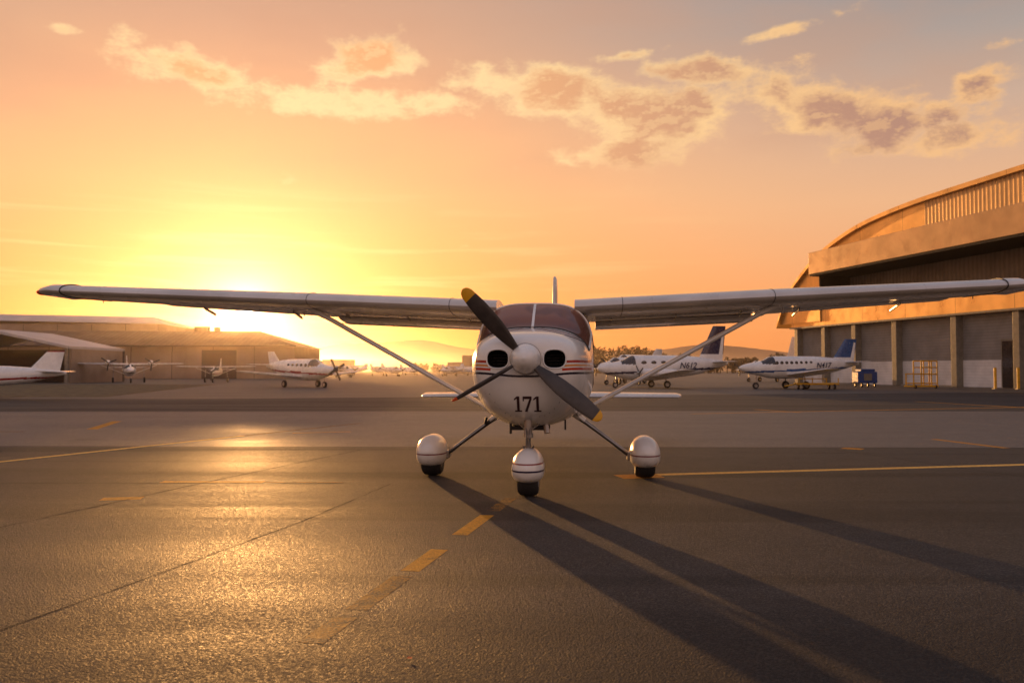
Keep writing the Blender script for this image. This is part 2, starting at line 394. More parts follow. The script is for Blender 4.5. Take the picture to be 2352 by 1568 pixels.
c=t.mix(t.mr(t.noise(o,2.5,5,.6),.3,.7),(.76,.74,.71,1),(.83,.81,.78,1))
c=t.mix(t.m('MULTIPLY',band(zc,1.305,1.33),t.m('GREATER_THAN',ax,.39)),c,lin((165,38,26)))
c=t.mix(t.m('MULTIPLY',band(zc,1.27,1.288),t.m('GREATER_THAN',ax,.37)),c,lin((222,140,50)))
c=t.mix(t.m('MULTIPLY',band(zc,1.232,1.255),t.m('GREATER_THAN',ax,.35)),c,lin((195,60,32)))
c=t.mix(t.m('MULTIPLY',band(zc,1.19,1.212),t.m('GREATER_THAN',ax,-1)),c,lin((35,22,40)))
zu=t.m('ADD',Z,t.m('MULTIPLY',ax,.28))
c=t.mix(t.m('MULTIPLY',band(zu,1.715,1.727),t.m('LESS_THAN',Y,.63)),c,lin((30,30,60)))
c=t.mix(t.m('MULTIPLY',band(zu,1.745,1.753),t.m('LESS_THAN',Y,.63)),c,lin((150,60,40)))
c=t.mix(t.m('MULTIPLY',band(Y,.118,.124),.7),c,(.05,.04,.04,1))
c=t.mix(t.m('MULTIPLY',band(Y,.60,.606),.7),c,(.05,.04,.04,1))
c=t.mix(t.m('MULTIPLY',t.mr(Z,.95,.7),t.mr(t.noise(o,9,5,.7),.45,.75,0,.4)),c,(.2,.15,.12,1))
t.L.new(c,p.inputs['Base Color']); p.inputs['Roughness'].default_value=.25; p.inputs['Coat Weight'].default_value=.6; p.inputs['Coat Roughness'].default_value=.08
M_fus=m
m,t,p=newmat('striped_fairing_paint'); o=t.obj(); X,Y,Z=t.sep(o)
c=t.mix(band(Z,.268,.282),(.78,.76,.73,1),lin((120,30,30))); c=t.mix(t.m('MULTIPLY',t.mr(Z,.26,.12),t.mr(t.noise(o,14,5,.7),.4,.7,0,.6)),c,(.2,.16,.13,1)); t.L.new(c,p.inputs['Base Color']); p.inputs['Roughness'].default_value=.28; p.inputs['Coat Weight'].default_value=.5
M_pantm=m
m,t,p=newmat('striped_nose_fairing_paint'); o=t.obj(); X,Y,Z=t.sep(o)
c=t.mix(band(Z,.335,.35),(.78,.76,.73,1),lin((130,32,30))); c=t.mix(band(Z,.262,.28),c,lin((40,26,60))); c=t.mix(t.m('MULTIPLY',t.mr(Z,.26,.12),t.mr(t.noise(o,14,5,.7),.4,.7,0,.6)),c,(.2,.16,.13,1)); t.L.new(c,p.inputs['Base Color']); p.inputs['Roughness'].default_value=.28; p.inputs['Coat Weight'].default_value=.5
M_pantn=m

# ------------------------------------------------------------ main aircraft
YAW=R(-5.0); AX=.165
AC=empty('high_wing_light_aircraft',(AX,8.66,0),YAW)
FST=[(-.335,1.44,1.26,.09,1.35,2,2),(-.325,1.52,1.10,.28,1.36,2.2,2),(-.285,1.575,.96,.42,1.36,2.5,2),(-.2,1.615,.85,.50,1.35,2.6,2.1),
(0,1.655,.745,.56,1.32,2.7,2.2),(.3,1.69,.67,.61,1.30,2.7,2.25),(.65,1.725,.65,.64,1.27,2.7,2.3),(.92,1.88,.645,.655,1.26,3.0,2.4),(1.2,2.02,.65,.665,1.25,3.4,2.5),
(1.32,2.045,.65,.668,1.25,3.5,2.5),(2.0,2.06,.65,.67,1.25,3.5,2.5),(2.1,2.06,.655,.665,1.25,3.5,2.5),(2.8,1.98,.68,.60,1.24,3.2,2.4),(3.5,1.66,.71,.46,1.18,2.6,2.3),(5.0,1.3,.76,.27,1.03,2.2,2.2),(6.6,1.05,.80,.09,.93,2,2),(7.3,.98,.86,.03,.92,2,2)]
def fm(x,y,z,a):
    if .65<y<1.2 and 20<a<160: return 1
    if (1.32<y<2.0 or 2.1<y<2.8) and (9<a<46 or 134<a<171): return 1
    return 0
fus,fv,ff=loft('fuselage',FST,[M_fus,M_glass,M_dark],AC,n=64,k=6,matfn=fm)
bvh=BVHTree.FromPolygons([Vector(v) for v in fv],ff)
def proj(x,z,off=.004):
    h=bvh.ray_cast(Vector((x,-3,z)),Vector((0,1,0)))
    return Vector((x,(h[0].y if h[0] else 0)-off,z))
IX,IZ,IA,IB=.278,1.37,.112,.095
for s in(-1,1):
    ct=ball('cut',(s*IX,-.27,IZ),(IA,.2,IB),M_dark,None,16,2.6)
    ct.matrix_world=Matrix.Translation(AC.location)@Matrix.Rotation(YAW,4,'Z')
    bpy.context.view_layer.update()
    md=fus.modifiers.new('b','BOOLEAN'); md.operation='DIFFERENCE'; md.object=ct; md.solver='EXACT'
    dg=bpy.context.evaluated_depsgraph_get(); me=bpy.data.meshes.new_from_object(fus.evaluated_get(dg),preserve_all_data_layers=True,depsgraph=dg)
    fus.modifiers.remove(md); fus.data=me; bpy.data.objects.remove(ct)
me=fus.data
for pl in me.polygons:
    c=pl.center
    if abs(abs(c.x)-IX)<.13 and abs(c.z-IZ)<.11 and c.y<-.02:
        if c.y>proj(c.x,c.z).y+.012: pl.material_index=2
me.polygons.foreach_set('use_smooth',[True]*len(me.polygons)); me.set_sharp_from_angle(angle=R(35))
def sp3(v): return math.copysign(abs(v)**(2/2.6),v)
for s in(-1,1):
    tube('intake_lip',[proj(s*IX+(IA*.985)*sp3(math.cos(a)),IZ+IB*.985*sp3(math.sin(a)),0.0) for a in [2*math.pi*i/48 for i in range(48)]],.008,M_white,AC,True)
    for q in range(4): ebar('cylinder_fin',(s*IX-.08,-.13,IZ-.05+.03*q),(s*IX+.08,-.13,IZ-.05+.03*q),.008,.004,M_steel,AC)
rows=loftdata(FST,64,6)
def topz(y): 
    return float(np.interp(y,[r[0] for r in rows],[r[1] for r in rows]))
yy=[.64+.56*i/14 for i in range(15)]
vs=[];fs=[]
for i,y_ in enumerate(yy):
    vs+=[(-.014,y_,topz(y_)+.006),(.014,y_,topz(y_)+.006)]
    if i: fs.append((2*i-2,2*i-1,2*i+1,2*i))
o=mesh('windshield_centre_strip',vs,fs,M_white,AC); sm=o.modifiers.new('s','SOLIDIFY'); sm.thickness=.012
def ringpt(y,a,off=.004):
    r=[float(np.interp(y,[q[0] for q in rows],[q[i] for q in rows])) for i in range(7)]
    a=R(a);c=math.cos(a);s=math.sin(a);e=r[5] if s>=0 else r[6]
    return (( r[3]+off)*math.copysign(abs(c)**(2/e),c), y, r[4]+((r[1]-r[4]+off) if s>=0 else (r[4]-r[2]+off))*math.copysign(abs(s)**(2/e),s))
tube('windshield_base_seal',[ringpt(.65,a) for a in range(20,161,4)],.008,M_seal,AC)
for a in (20,160): tube('windshield_side_seal',[ringpt(y_,a) for y_ in yy],.011,M_white,AC)
tube('windshield_top_trim',[ringpt(1.2,a) for a in range(20,161,4)],.012,M_white,AC)
for s in (1,-1):
    for (ya,yb) in((1.32,2.0),(2.1,2.8)):
        A=[9,20,33,46]; A=A if s>0 else [180-q for q in A]
        tube('side_window_seal',[ringpt(ya,a) for a in A]+[ringpt(yb,a) for a in reversed(A)],.008,M_seal,AC,True)
    tube('door_seam',[ringpt(1.28,a if s>0 else 180-a) for a in (50,30,10,-10,-30,-50)],.004,M_seal,AC)
    tube('door_seam_rear',[ringpt(2.05,a if s>0 else 180-a) for a in (50,30,10,-10,-30,-50)],.004,M_seal,AC)
    for q in range(7):
        pp=proj(s*(.12+.05*q),.80+.015*q*q*.6); ball('cowl_screw',(pp.x,pp.y+.001,pp.z),(.006,.004,.006),M_steel,AC,5)
SP=[(-.62,1.375,1.365,.005,1.37,2,2),(-.6,1.42,1.32,.05,1.37,2,2),(-.55,1.465,1.275,.095,1.37,2,2),(-.47,1.502,1.238,.132,1.37,2,2),(-.38,1.518,1.222,.148,1.37,2,2),(-.345,1.518,1.222,.148,1.37,2,2)]
loft('spinner',SP,M_white,AC,n=40,k=5)
tube('spinner_backplate_ring',[(.15*math.cos(a),-.375,1.37+.15*math.sin(a)) for a in [2*math.pi*i/40 for i in range(40)]],.004,M_steel,AC,True)
def blade(name,angd,Rad,wmax,tipm,tipfrac=.1,thin=1.):
    a=R(angd); u=Vector((math.cos(a),0,math.sin(a))); v=Vector((-math.sin(a),0,math.cos(a))); yv=Vector((0,1,0))
    prof=[(.08,.35),(.14,.42),(.22,.62),(.32,.82),(.45,.97),(.6,1),(.75,.93),(.87,.8),(.93,.72),(.97,.55),(.99,.35),(1,.1)]
    vs=[];fs=[];mi=[];n=14
    for i,(r,wf) in enumerate(prof):
        tw=R(42-30*r)*1.
        wd=wmax*wf/2; th=.022*(1-.7*r)*(1 if wf>.3 else .5)
        cv=v*math.cos(tw*thin)+yv*math.sin(tw*thin); cn=-v*math.sin(tw*thin)+yv*math.cos(tw*thin)
        for j in range(n):
            q=2*math.pi*j/n
            vs.append(Vector((0,-.43,1.37))+u*(r*Rad)+cv*wd*math.cos(q)+cn*th*math.sin(q))
    for i in range(len(prof)-1):
        for j in range(n):
            fs.append((i*n+j,i*n+(j+1)%n,(i+1)*n+(j+1)%n,(i+1)*n+j)); mi.append(1 if prof[i][0]>=1-tipfrac-.04 else 0)
    fs.append(tuple(range(n)));fs.append(tuple((len(prof)-1)*n+j for j in range(n))); mi+=[0,1]
    mesh(name,vs,fs,[M_blade,tipm],AC,True,mi)
blade('propeller_blade_1',132,.91,.18,M_tipy,.09)
blade('propeller_blade_2',-38.5,.93,.18,M_tipy,.06)
blade('propeller_blade_3',210,.82,.05,M_orange,.03)
def numeral(quads,x0):
    for q in quads:
        vs=[];fs=[]
        q=[Vector((a,b)) for a,b in q]; n=6
        for i in range(n+1):
            for j in range(n+1):
                a=q[0].lerp(q[1],i/n); b=q[3].lerp(q[2],i/n); c=a.lerp(b,j/n)
                vs.append(proj(x0+c.x*.155,.85+c.y*.155,.005))
        for i in range(n):
            for j in range(n): fs.append((i*(n+1)+j,(i+1)*(n+1)+j,(i+1)*(n+1)+j+1,i*(n+1)+j+1))
        mesh('numeral',vs,fs,M_maroon,AC)
one=[[(.2,.0901),(.36,.0901),(.36,1),(.2,1)],[(.05,0),(.5,0),(.5,.09),(.05,.09)],[(.02,.74),(.199,.86),(.199,1),(.02,.84)]]
seven=[[(.0,.841),(.56,.841),(.56,1),(.0,1)],[(.1,0),(.27,0),(.56,.84),(.42,.84)],[(0,.7),(.07,.7),(.07,.84),(0,.84)]]
for q,x0 in ((one,-.125),(seven,-.035),(one,.065)): numeral(q,x0)
DI=.046
def wst(s,tip):
    L=[(.45,1.15,1.985,1.62,.125,.06),(2.7,1.15,1.985+DI*2.2,1.62,.125,.055),(tip-.42,1.27,1.985+DI*(tip-.9),1.18,.125,.03),(tip-.4,1.27,1.985+DI*(tip-.9),1.18,.14,.03),(tip-.22,1.29,1.99+DI*(tip-.7),1.12,.135,.03),(tip-.08,1.36,1.985+DI*(tip-.6),.98,.11,.03),(tip,1.5,1.96+DI*(tip-.6),.7,.07,.03)]
    return [(s*a,)+tuple(b) for a,*b in L]
for s,tip,nm in((-1,6.24,'wing_port'),(1,5.66,'wing_starboard')):
    surf(nm,wst(s,tip),M_wing,AC)
    surf('flap',[(s*.7,1.15+1.18,1.865,.46,.14,.16),(s*2.65,1.15+1.18,1.865+DI*2,.46,.14,.16)],M_wing,AC)
    surf('aileron',[(s*2.75,1.15+1.22,1.915+DI*2.1,.40,.12,.08),(s*5.0,1.27+.93,1.96+DI*4.1,.3,.12,.08)],M_wing,AC)
    for q in (.9,1.7,2.5,3.2,4.4):
        zq=1.985+DI*(q-.5); 
        ebar('hinge_bracket',(s*q,2.15,zq-.09),(s*q,2.5,zq-.155),.02,.008,M_steel,AC)
    tube('control_rod',[(s*.7,2.5,1.80),(s*1.6,2.52,1.835),(s*2.7,2.5,1.885)],.005,M_steel,AC)
    tube('tip_joint_line',[(s*(tip-.41),1.262+1.18*x_,1.985+DI*(tip-.9)+1.18*z_*1.03-.03*1.18*x_) for x_,z_ in foil(.135)],.006,M_seal,AC,True)
    for q in (1.0,2.7):
        F=foil(.128); tube('wing_panel_seam',[(s*q,1.148+1.62*x_,1.985+DI*(q-.5)+1.62*z_-.056*1.62*x_) for x_,z_ in F if x_<.5],.003,M_seal,AC)
    ebar('wing_strut',(s*.55,1.5,.79),(s*2.72,1.62,1.98),.075,.028,M_white,AC)
    ebar('strut_upper_fitting',(s*2.62,1.62,1.925),(s*2.82,1.62,2.03),.09,.036,M_white,AC)
    ebar('strut_cuff',(s*.47,1.49,.755),(s*.62,1.5,.83),.09,.045,M_white,AC)
    ebar('tie_down_ring',(s*2.9,1.7,2.0),(s*2.9,1.7,1.93),.008,.008,M_steel,AC)
    ball('navigation_light',(s*(tip-.02),1.52,1.975+DI*(tip-.6)),(.05,.09,.035),M_orange if s<0 else M_win,AC,10)
    ebar('static_wick',(s*(tip-.3),2.4,1.99+DI*(tip-.9)),(s*(tip-.28),2.45,1.93+DI*(tip-.9)),.006,.006,M_black,AC)
    L=s*1.265
    ebar('main_gear_leg',(s*.42,1.55,.76),(s*1.08,1.62,.27),.055,.032,M_steel,AC,a1=.04,b1=.022)
    ebar('gear_leg_fairing',(s*.38,1.55,.79),(s*.56,1.56,.66),.09,.05,M_white,AC,a1=.06,b1=.036)
    tube('brake_line',[(s*.5,1.5,.68),(s*.8,1.54,.46),(s*1.08,1.58,.24)],.007,M_black,AC)
    ebar('axle',(s*1.06,1.62,.235),(L,1.62,.215),.028,.028,M_steel,AC)
    box('brake_caliper',min(s*1.06,s*1.1),max(s*1.06,s*1.1),1.55,1.68,.2,.3,M_steel,AC,.01)
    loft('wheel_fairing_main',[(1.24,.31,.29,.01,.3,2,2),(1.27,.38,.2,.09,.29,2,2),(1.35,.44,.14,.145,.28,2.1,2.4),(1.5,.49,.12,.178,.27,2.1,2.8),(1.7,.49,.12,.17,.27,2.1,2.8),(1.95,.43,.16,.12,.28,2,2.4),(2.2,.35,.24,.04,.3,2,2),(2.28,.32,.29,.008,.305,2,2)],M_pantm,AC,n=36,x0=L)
    wheel('main_wheel',(L,1.6,.215),.215,.23,M_rub,M_hub,AC)
wheel('nose_wheel',(0,0,.2),.2,.205,M_rub,M_hub,AC)
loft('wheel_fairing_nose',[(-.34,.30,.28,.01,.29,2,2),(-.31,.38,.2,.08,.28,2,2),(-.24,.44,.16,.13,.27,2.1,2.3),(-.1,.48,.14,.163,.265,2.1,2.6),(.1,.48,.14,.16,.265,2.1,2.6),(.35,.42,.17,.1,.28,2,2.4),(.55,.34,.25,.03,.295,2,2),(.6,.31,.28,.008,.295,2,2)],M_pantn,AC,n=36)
ebar('nose_oleo_lower',(0,.02,.45),(0,0,.62),.026,.026,M_steel,AC); ebar('nose_oleo_upper',(0,0,.58),(0,.0,.84),.042,.042,M_steel,AC)
ebar('oleo_collar',(0,0,.585),(0,0,.62),.052,.052,M_hub,AC)
for s in(-1,1):
    ebar('scissor_lower',(s*.02,-.04,.49),(s*.012,-.11,.58),.012,.008,M_steel,AC); ebar('scissor_upper',(s*.012,-.11,.58),(s*.025,-.03,.68),.012,.008,M_steel,AC)
    ebar('steering_rod',(s*.03,.03,.66),(s*.16,.2,.76),.01,.01,M_steel,AC)
    ebar('fork',(s*.05,0,.5),(s*.03,0,.44),.03,.012,M_steel,AC)
box('cooling_cowl_flap',-.2,.2,.22,.5,.64,.68,M_dark,AC,.01)
ebar('exhaust_stub',(.16,.25,.74),(.18,.22,.61),.03,.03,M_steel,AC); ebar('breather_pipe',(-.2,.25,.74),(-.2,.24,.6),.014,.014,M_black,AC)
ebar('fuel_drain',(.35,.9,.72),(.35,.9,.6),.01,.01,M_black,AC); ebar('step',(-.6,1.5,.7),(-.62,1.5,.62),.03,.015,M_black,AC)
surf('horizontal_stabilizer',[(-2.33,6.35,.80,.7,.07,0),(-2.28,6.2,.80,.9,.09,0),(0,6.0,.81,1.15,.09,0),(2.15,6.2,.80,.9,.09,0),(2.22,6.35,.80,.7,.07,0)],M_wing,AC)
surf('vertical_fin',[(.95,5.7,0,1.5,.07,0),(1.3,6.15,0,1.15,.08,0),(2.7,6.72,0,.72,.12,0),(2.92,6.85,0,.6,.12,0),(2.97,6.95,0,.45,.1,0)],M_wing,AC,True)

# ------------------------------------------------------------ background aircraft
def bgplane(name,loc,th,L=9,Rr=.75,zc=1.4,wing='low',span=10,fin=3.4,fincol=None,stripe=None,eng='nose',nwin=5,text=None,tside=-1,w0=.3,w1=.62,blades=3,finstyle=0):
    P=empty(name,loc,th)
    f=[(0,.02),(.02,.25),(.07,.5),(.14,.68),(.2,.82),(.27,.98),(.4,1),(.6,1),(.75,.8),(.88,.45),(1,.12)]
    st=[]
    for a,r in f:
        zt=zc+Rr*r*(1. if a>.22 else .78); zb=zc-Rr*r*(1 if a<.6 else .75)
        if a>.6: zt=zc+Rr*(.5+.5*r)*1.0 if a<.99 else zc+Rr*.5; zb=zc-Rr*(1-(a-.6)/.4*1.25)
        if a<.2: zt-=.05
        st.append((a*L,zt,zb,Rr*r*.92,(zt+zb)/2,2.2,2.3))
    stripe=stripe or M_navy
    def mf(x,y,z,a):
        if .175*L<y<.275*L and z>zc+.28*Rr and 12<a<168 and not(82<a<98): return 1
        if .04*L<y<.96*L and zc-.3*Rr+(y/L-.5)*Rr*.5<z<zc-.14*Rr+(y/L-.5)*Rr*.5: return 2
        return 0
    loft('fuselage',st,[M_white,M_win,stripe],P,n=56,k=7,matfn=mf)
    for i in range(nwin):
        u=w0+(w1-w0)*i/max(1,nwin-1); hw=Rr*.92
        for s in(-1,1): ball('cabin_window',(s*hw*.925,u*L,zc+.36*Rr),(.035,.17*Rr if nwin>6 else .24*Rr,.2*Rr),M_win,P,8)
    zw=zc-.72*Rr if wing=='low' else zc+.95*Rr
    dh=.09 if wing=='low' else .02
    for s in(-1,1):
        surf('wing',[(s*.1,.36*L,zw,.2*L,.13,.04),(s*span*.5*.93,.40*L,zw+dh*span*.45,.12*L,.11,.02),(s*span*.5,.43*L,zw+dh*span*.5,.07*L,.07,0)],M_wing,P)
        surf('tailplane',[(s*.02,.86*L,zc+.45*Rr,.13*L,.09,0),(s*span*.19,.9*L,zc+.5*Rr,.08*L,.08,0)],M_wing,P)
        if wing=='high': ebar('wing_strut',(s*Rr*.7,.42*L,zc-.6*Rr),(s*span*.25,.44*L,zw-.05),.05,.02,M_white,P)
        if eng=='twin':
            ex=s*span*.19; ez=zw+.12+dh*span*.19
            loft('engine_nacelle',[(.25*L,ez+.03,ez-.03,.03,ez,2,2),(.27*L,ez+.24*Rr/.75,ez-.22*Rr/.75,.22,ez,2,2),(.34*L,ez+.3,ez-.28,.27,ez,2,2),(.48*L,ez+.25,ez-.22,.2,ez,2,2),(.6*L,ez+.04,ez-.05,.03,ez,2,2)],M_white,P,n=24,x0=ex)
            for b in range(blades):
                a=2*math.pi*b/blades+.4; ebar('propeller_blade',(ex,.245*L,ez),(ex+.8*math.cos(a),.245*L,ez+.8*math.sin(a)),.03,.07,M_blade,P)
            ball('spinner',(ex,.24*L,ez),(.1,.18,.1),M_hub,P,8)
        wheel('main_wheel',(s*span*.14,.47*L,.26),.26,.18,M_rub,M_hub,P,20)
        ebar('main_gear_leg',(s*span*.14,.47*L,.26),(s*span*.13,.46*L,zw+.02),.05,.05,M_steel,P)
    if eng=='nose':
        for b in range(blades):
            a=2*math.pi*b/blades+.5; ebar('propeller_blade',(0,-.06,zc),(.85*math.cos(a),-.06,zc+.85*math.sin(a)),.03,.085,M_blade,P)
        ball('spinner',(0,-.06,zc-.02),(.14,.28,.14),M_blade,P,8)
    wheel('nose_wheel',(0,.14*L,.22),.22,.15,M_rub,M_hub,P,20); ebar('nose_gear_leg',(0,.14*L,.22),(0,.15*L,zc-.4*Rr),.045,.045,M_steel,P)
    zb=zc+.35*Rr; H=fin-zb; zs=[zb,zb+H*.25,zb+H*.5,zb+H*.72,zb+H*.95,fin]
    fst=[]
    for q in zs:
        u=(q-zb)/H; fst.append((q,L*(.76+.13*u),0,L*(.20-.10*u),.08,0))
    surf('tail_fin',fst,[M_white,fincol or M_navy],P,True,(lambda i:1 if i>=1 else 0) if finstyle==0 else (lambda i:1 if i in(1,3) else 0) if finstyle==1 else (lambda i:1 if i>=4 else 0))
    for s in(-1,1):
        if finstyle==0:
            for e in (0,.09): 
                vs=[(s*.075*1.0,L*(.84+e),zb+H*.22),(s*.075,L*(.87+e),zb+H*.22),(s*.062,L*(.93+e*.5),zb+H*.85),(s*.062,L*(.915+e*.5),zb+H*.85)]
                mesh('fin_flash',vs,[(0,1,2,3)],M_white,P)
        if text:
            cu=bpy.data.curves.new('registration','FONT'); cu.body=text; cu.size=.48*Rr/.75; cu.shear=.25; cu.extrude=.004; cu.offset=.006; cu.materials.append(M_navy); cu.align_x='CENTER'
            o=bpy.data.objects.new('registration',cu); scene.collection.objects.link(o); o.parent=P
            o.location=(s*(Rr*.86+.05),.66*L,zc+.02*Rr-.03); o.rotation_euler=(R(90),0,R(95) if s>0 else R(-95))
    return P
def py(px,Dd): return (px-1176)/1965*Dd
bgplane('business_turboprop',(6.0,61,0),R(-79),10,.92,1.42,'low',11.5,4.5,M_navy,M_navy,'twin',4,'N612',w0=.33,w1=.55)
bgplane('commuter_airplane',(15.2,57.5,0),R(-80),8.8,.76,1.45,'low',10,3.4,M_blue,M_blue,'none',8,'N417',w0=.28,w1=.56)
bgplane('low_wing_propeller_aircraft',(-12.6,61,0),R(48),8.8,.80,1.3,'low',10.5,2.7,M_white,M_red,'nose',5,None,w0=.3,w1=.55,blades=4,finstyle=1)
bgplane('twin_engine_light_aircraft',(-37.3,84,0),R(28),8.5,.62,1.25,'high',10.5,2.9,M_navy,M_navy,'twin',3,None,finstyle=2)
bgplane('trainer_aircraft',(-26.4,36.5,0),R(-83),7,.5,.95,'low',8,2.1,M_red,M_red,'nose',2,None,finstyle=2)
bgplane('trainer_aircraft.001',(-30.2,86,0),R(10),6.5,.5,1.1,'high',8,2.6,M_navy,M_red,'nose',2,None,finstyle=2)
bgplane('parked_light_aircraft',(7.3,74,0),R(-55),8,.8,1.6,'low',9,3.2,M_white,M_navy,'nose',3,None,finstyle=2)
bgplane('parked_light_aircraft.001',(8.9,80,0),R(-50),8,.85,1.9,'low',9,3.2,M_white,M_navy,'nose',3,None,finstyle=2)
bgplane('parked_light_aircraft.002',(24.5,92,0),R(-60),9,.8,1.5,'low',9,5.0,M_white,M_navy,'nose',3,None,finstyle=2)
for i,(px,Dd) in enumerate([(885,190),(925,175),(965,205),(1010,180),(1050,200),(815,150),(770,190),(1110,190)]):
    bgplane('parked_light_aircraft.%03d'%(i+3),(py(px,Dd),Dd,0),R(random.uniform(-70,70)),8,.7,1.3,random.choice(['low','high']),10,2.7,M_white,M_navy,'nose',3,None,finstyle=2)

# ------------------------------------------------------------ right hangar
HG=empty('arched_hangar',(34.3,58.4,0),math.atan2(.9753,-.2209))
M_gold=mat('bronze_metal_cladding',(.86,.52,.18),.33,.65,var=.1,scale=.4,seams=('x',5.6,.008))
M_goldrib=mat('ribbed_bronze_cladding',(.64,.42,.20),.42,.5,var=.1,scale=.5,ribs=('x',.4,.012),ribdark=.4)
M_fascia=mat('fascia_metal',(.58,.38,.20),.36,.5,var=.1,scale=.4)
M_rib=mat('ribbed_grey_wall',(.22,.185,.155),.6,var=.15,scale=.5,ribs=('x',.45,.03))
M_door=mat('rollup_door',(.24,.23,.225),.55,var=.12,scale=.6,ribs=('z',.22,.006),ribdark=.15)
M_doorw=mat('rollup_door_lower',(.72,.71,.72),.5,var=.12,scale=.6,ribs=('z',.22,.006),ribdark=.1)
M_post=mat('door_post',(.20,.18,.145),.5); M_conc=mat('concrete_wall',(.3,.27,.23),.8,var=.15)
M_shade=mat('soffit_shade',(.012,.01,.009),.8)  # near-black colour paints in the shadow under the canopy
half=[(-.8,15.05),(8.6,14.8),(15.6,14.2),(20,13.25),(23.5,12.0),(25.7,10.8),(27.9,9.3),(29.4,7.6),(30.5,5.9)]
T=np.linspace(0,8,65); hs=pchip([a for a,b in half],T); hz_=pchip([b for a,b in half],T)
arch=[(-12-(a+12),b) for a,b in zip(hs[::-1],hz_[::-1])]+[(-12,15.25)]+list(zip(hs,hz_))
vs=[];fs=[]
for a,b in arch:
    for yv,dz in((.35,0),(-48,0),(-48,-.35),(.35,-.35)): vs.append((a,yv,b+dz))
for i in range(len(arch)-1):
    for q in range(4): fs.append((i*4+q,i*4+(q+1)%4,i*4+4+(q+1)%4,i*4+4+q))
fs+=[(0,1,2,3),tuple(4*(len(arch)-1)+q for q in range(4))]
mesh('arched_roof',vs,fs,M_gold,HG,True,None,30)
def gable(nm,lo_,s0,s1,yv,m):
    pts=[(a,b-.02) for a,b in arch if s0<=a<=s1 and b-.02>lo_]
    vs=[];fs=[]
    for a,b in pts: vs+=[(a,yv,lo_),(a,yv,b)]
    for i in range(len(pts)-1): fs.append((2*i,2*i+1,2*i+3,2*i+2))
    return mesh(nm,vs,fs,m,HG)
gable('gable_cladding',10.3,8.6,30,0,M_gold)
gable('gable_cladding_ribbed',10.3,-54,8.7,0.003,M_goldrib)
gable('gable_side_cladding',5.9,23.0,30.4,-.01,M_gold)
box('canopy_fascia',-50,23.2,.01,1.1,10.3,12.35,M_fascia,HG,.03)
box('canopy_soffit',-50,23.1,-3.2,1.05,10.12,10.29,M_shade,HG)
box('canopy_end',23.0,23.2,-3.2,0,6.9,10.3,M_shade,HG)
box('recessed_wall',-50,23.0,-3.4,-3.2,6.5,10.2,M_rib,HG)
box('header_band',-50,28.4,-3.2,-.12,5.35,7.0,M_gold,HG,.03)
box('header_trim',-50,28.5,-.12,.02,5.35,5.5,M_post,HG)
box('end_wall',27.9,28.3,-47,-.5,0,5.9,M_conc,HG); box('back_wall',-52,28,-48,-47.6,0,6.2,M_conc,HG)
box('near_wall',-50.4,-50,-47,-.5,0,6,M_conc,HG)
posts=[ -5.6*q for q in range(9,0,-1)]+[0,5.9,12.7,18.2,22.9,27.6]
for i,pz in enumerate(posts):
    box('door_post',pz-.28,pz+.28,-.9,-.14,0,5.35,M_post,HG,.02)
    if i<len(posts)-1:
        a=pz+.28; b=posts[i+1]-.28
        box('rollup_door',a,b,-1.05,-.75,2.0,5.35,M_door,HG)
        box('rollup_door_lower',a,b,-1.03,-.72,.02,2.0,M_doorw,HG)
        if i%2==0: box('base_kerb',a,b,-.7,-.5,0,.12,M_conc,HG)
box('personnel_door',.75,1.75,-.72,-.60,.05,3.3,M_win,HG); box('personnel_door_frame',.6,1.9,-.74,-.66,.05,3.45,M_post,HG)
# ------------------------------------------------------------ left hangars
M_lroof=mat('brown_metal_roof',(.10,.06,.04),.65,.0,var=.15,scale=.3,ribs=('x',.8,.02),spec=.25); M_lwall=mat('hangar_wall_panels',(.32,.24,.18),.7,var=.15,scale=.2,seams=('x',6.,.02),spec=.2)
M_lroof2=mat('pale_metal_roof',(.42,.42,.45),.5,.2,var=.1,scale=.2); M_ldoor=mat('hangar_door_dark',(.05,.033,.028),.6)
LH=empty('long_hangar',(-31.7,125,0))
mesh('roof',[(0.4,-.6,4.7),(0.4,16.6,4.7),(-7.5,8,7.3),(-80,8,7.5),(-80,-.6,4.95),(-80,16.6,4.95)],[(0,2,3,4),(0,1,2),(1,5,3,2),(0,4,5,1)],M_lroof,LH)
box('walls',-80,0,0,16,0,4.68,M_lwall,LH)
for a,b in((-69.5,-65),(-45,-39.5),(-13.6,-8.5)): box('hangar_door',a,b,-.12,-.02,0,4.2,M_ldoor,LH)
for a,b in((-63,-53),(-51,-46),(-37,-28),(-27,-16)): box('sliding_door_panel',a,b,-.10,-.02,.1,4.0,M_lroof2 if a in(-37,-63) else M_lwall,LH)
box('roof_vent',-17.5,-15.5,7.4,8.6,7.2,8.0,M_lroof,LH); box('roof_vent_2',-14.5,-13.8,7.6,8.4,7.2,7.9,M_lroof,LH)
box('gutter',-80,.3,-.75,-.6,4.72,4.9,M_ldoor,LH)
LB=empty('rear_hangar',(-62,150,0))
mesh('roof',[(0,0,9.4),(0,20,9.4),(-5,10,11.2),(-60,10,12.2),(-60,0,10.6),(-60,20,10.6)],[(0,2,3,4),(0,1,2),(1,5,3,2),(0,4,5,1)],M_lroof2,LB); box('walls',-60,-.3,.3,19,0,9.4,M_lwall,LB)
LS=empty('open_shed',(-43,83,0))
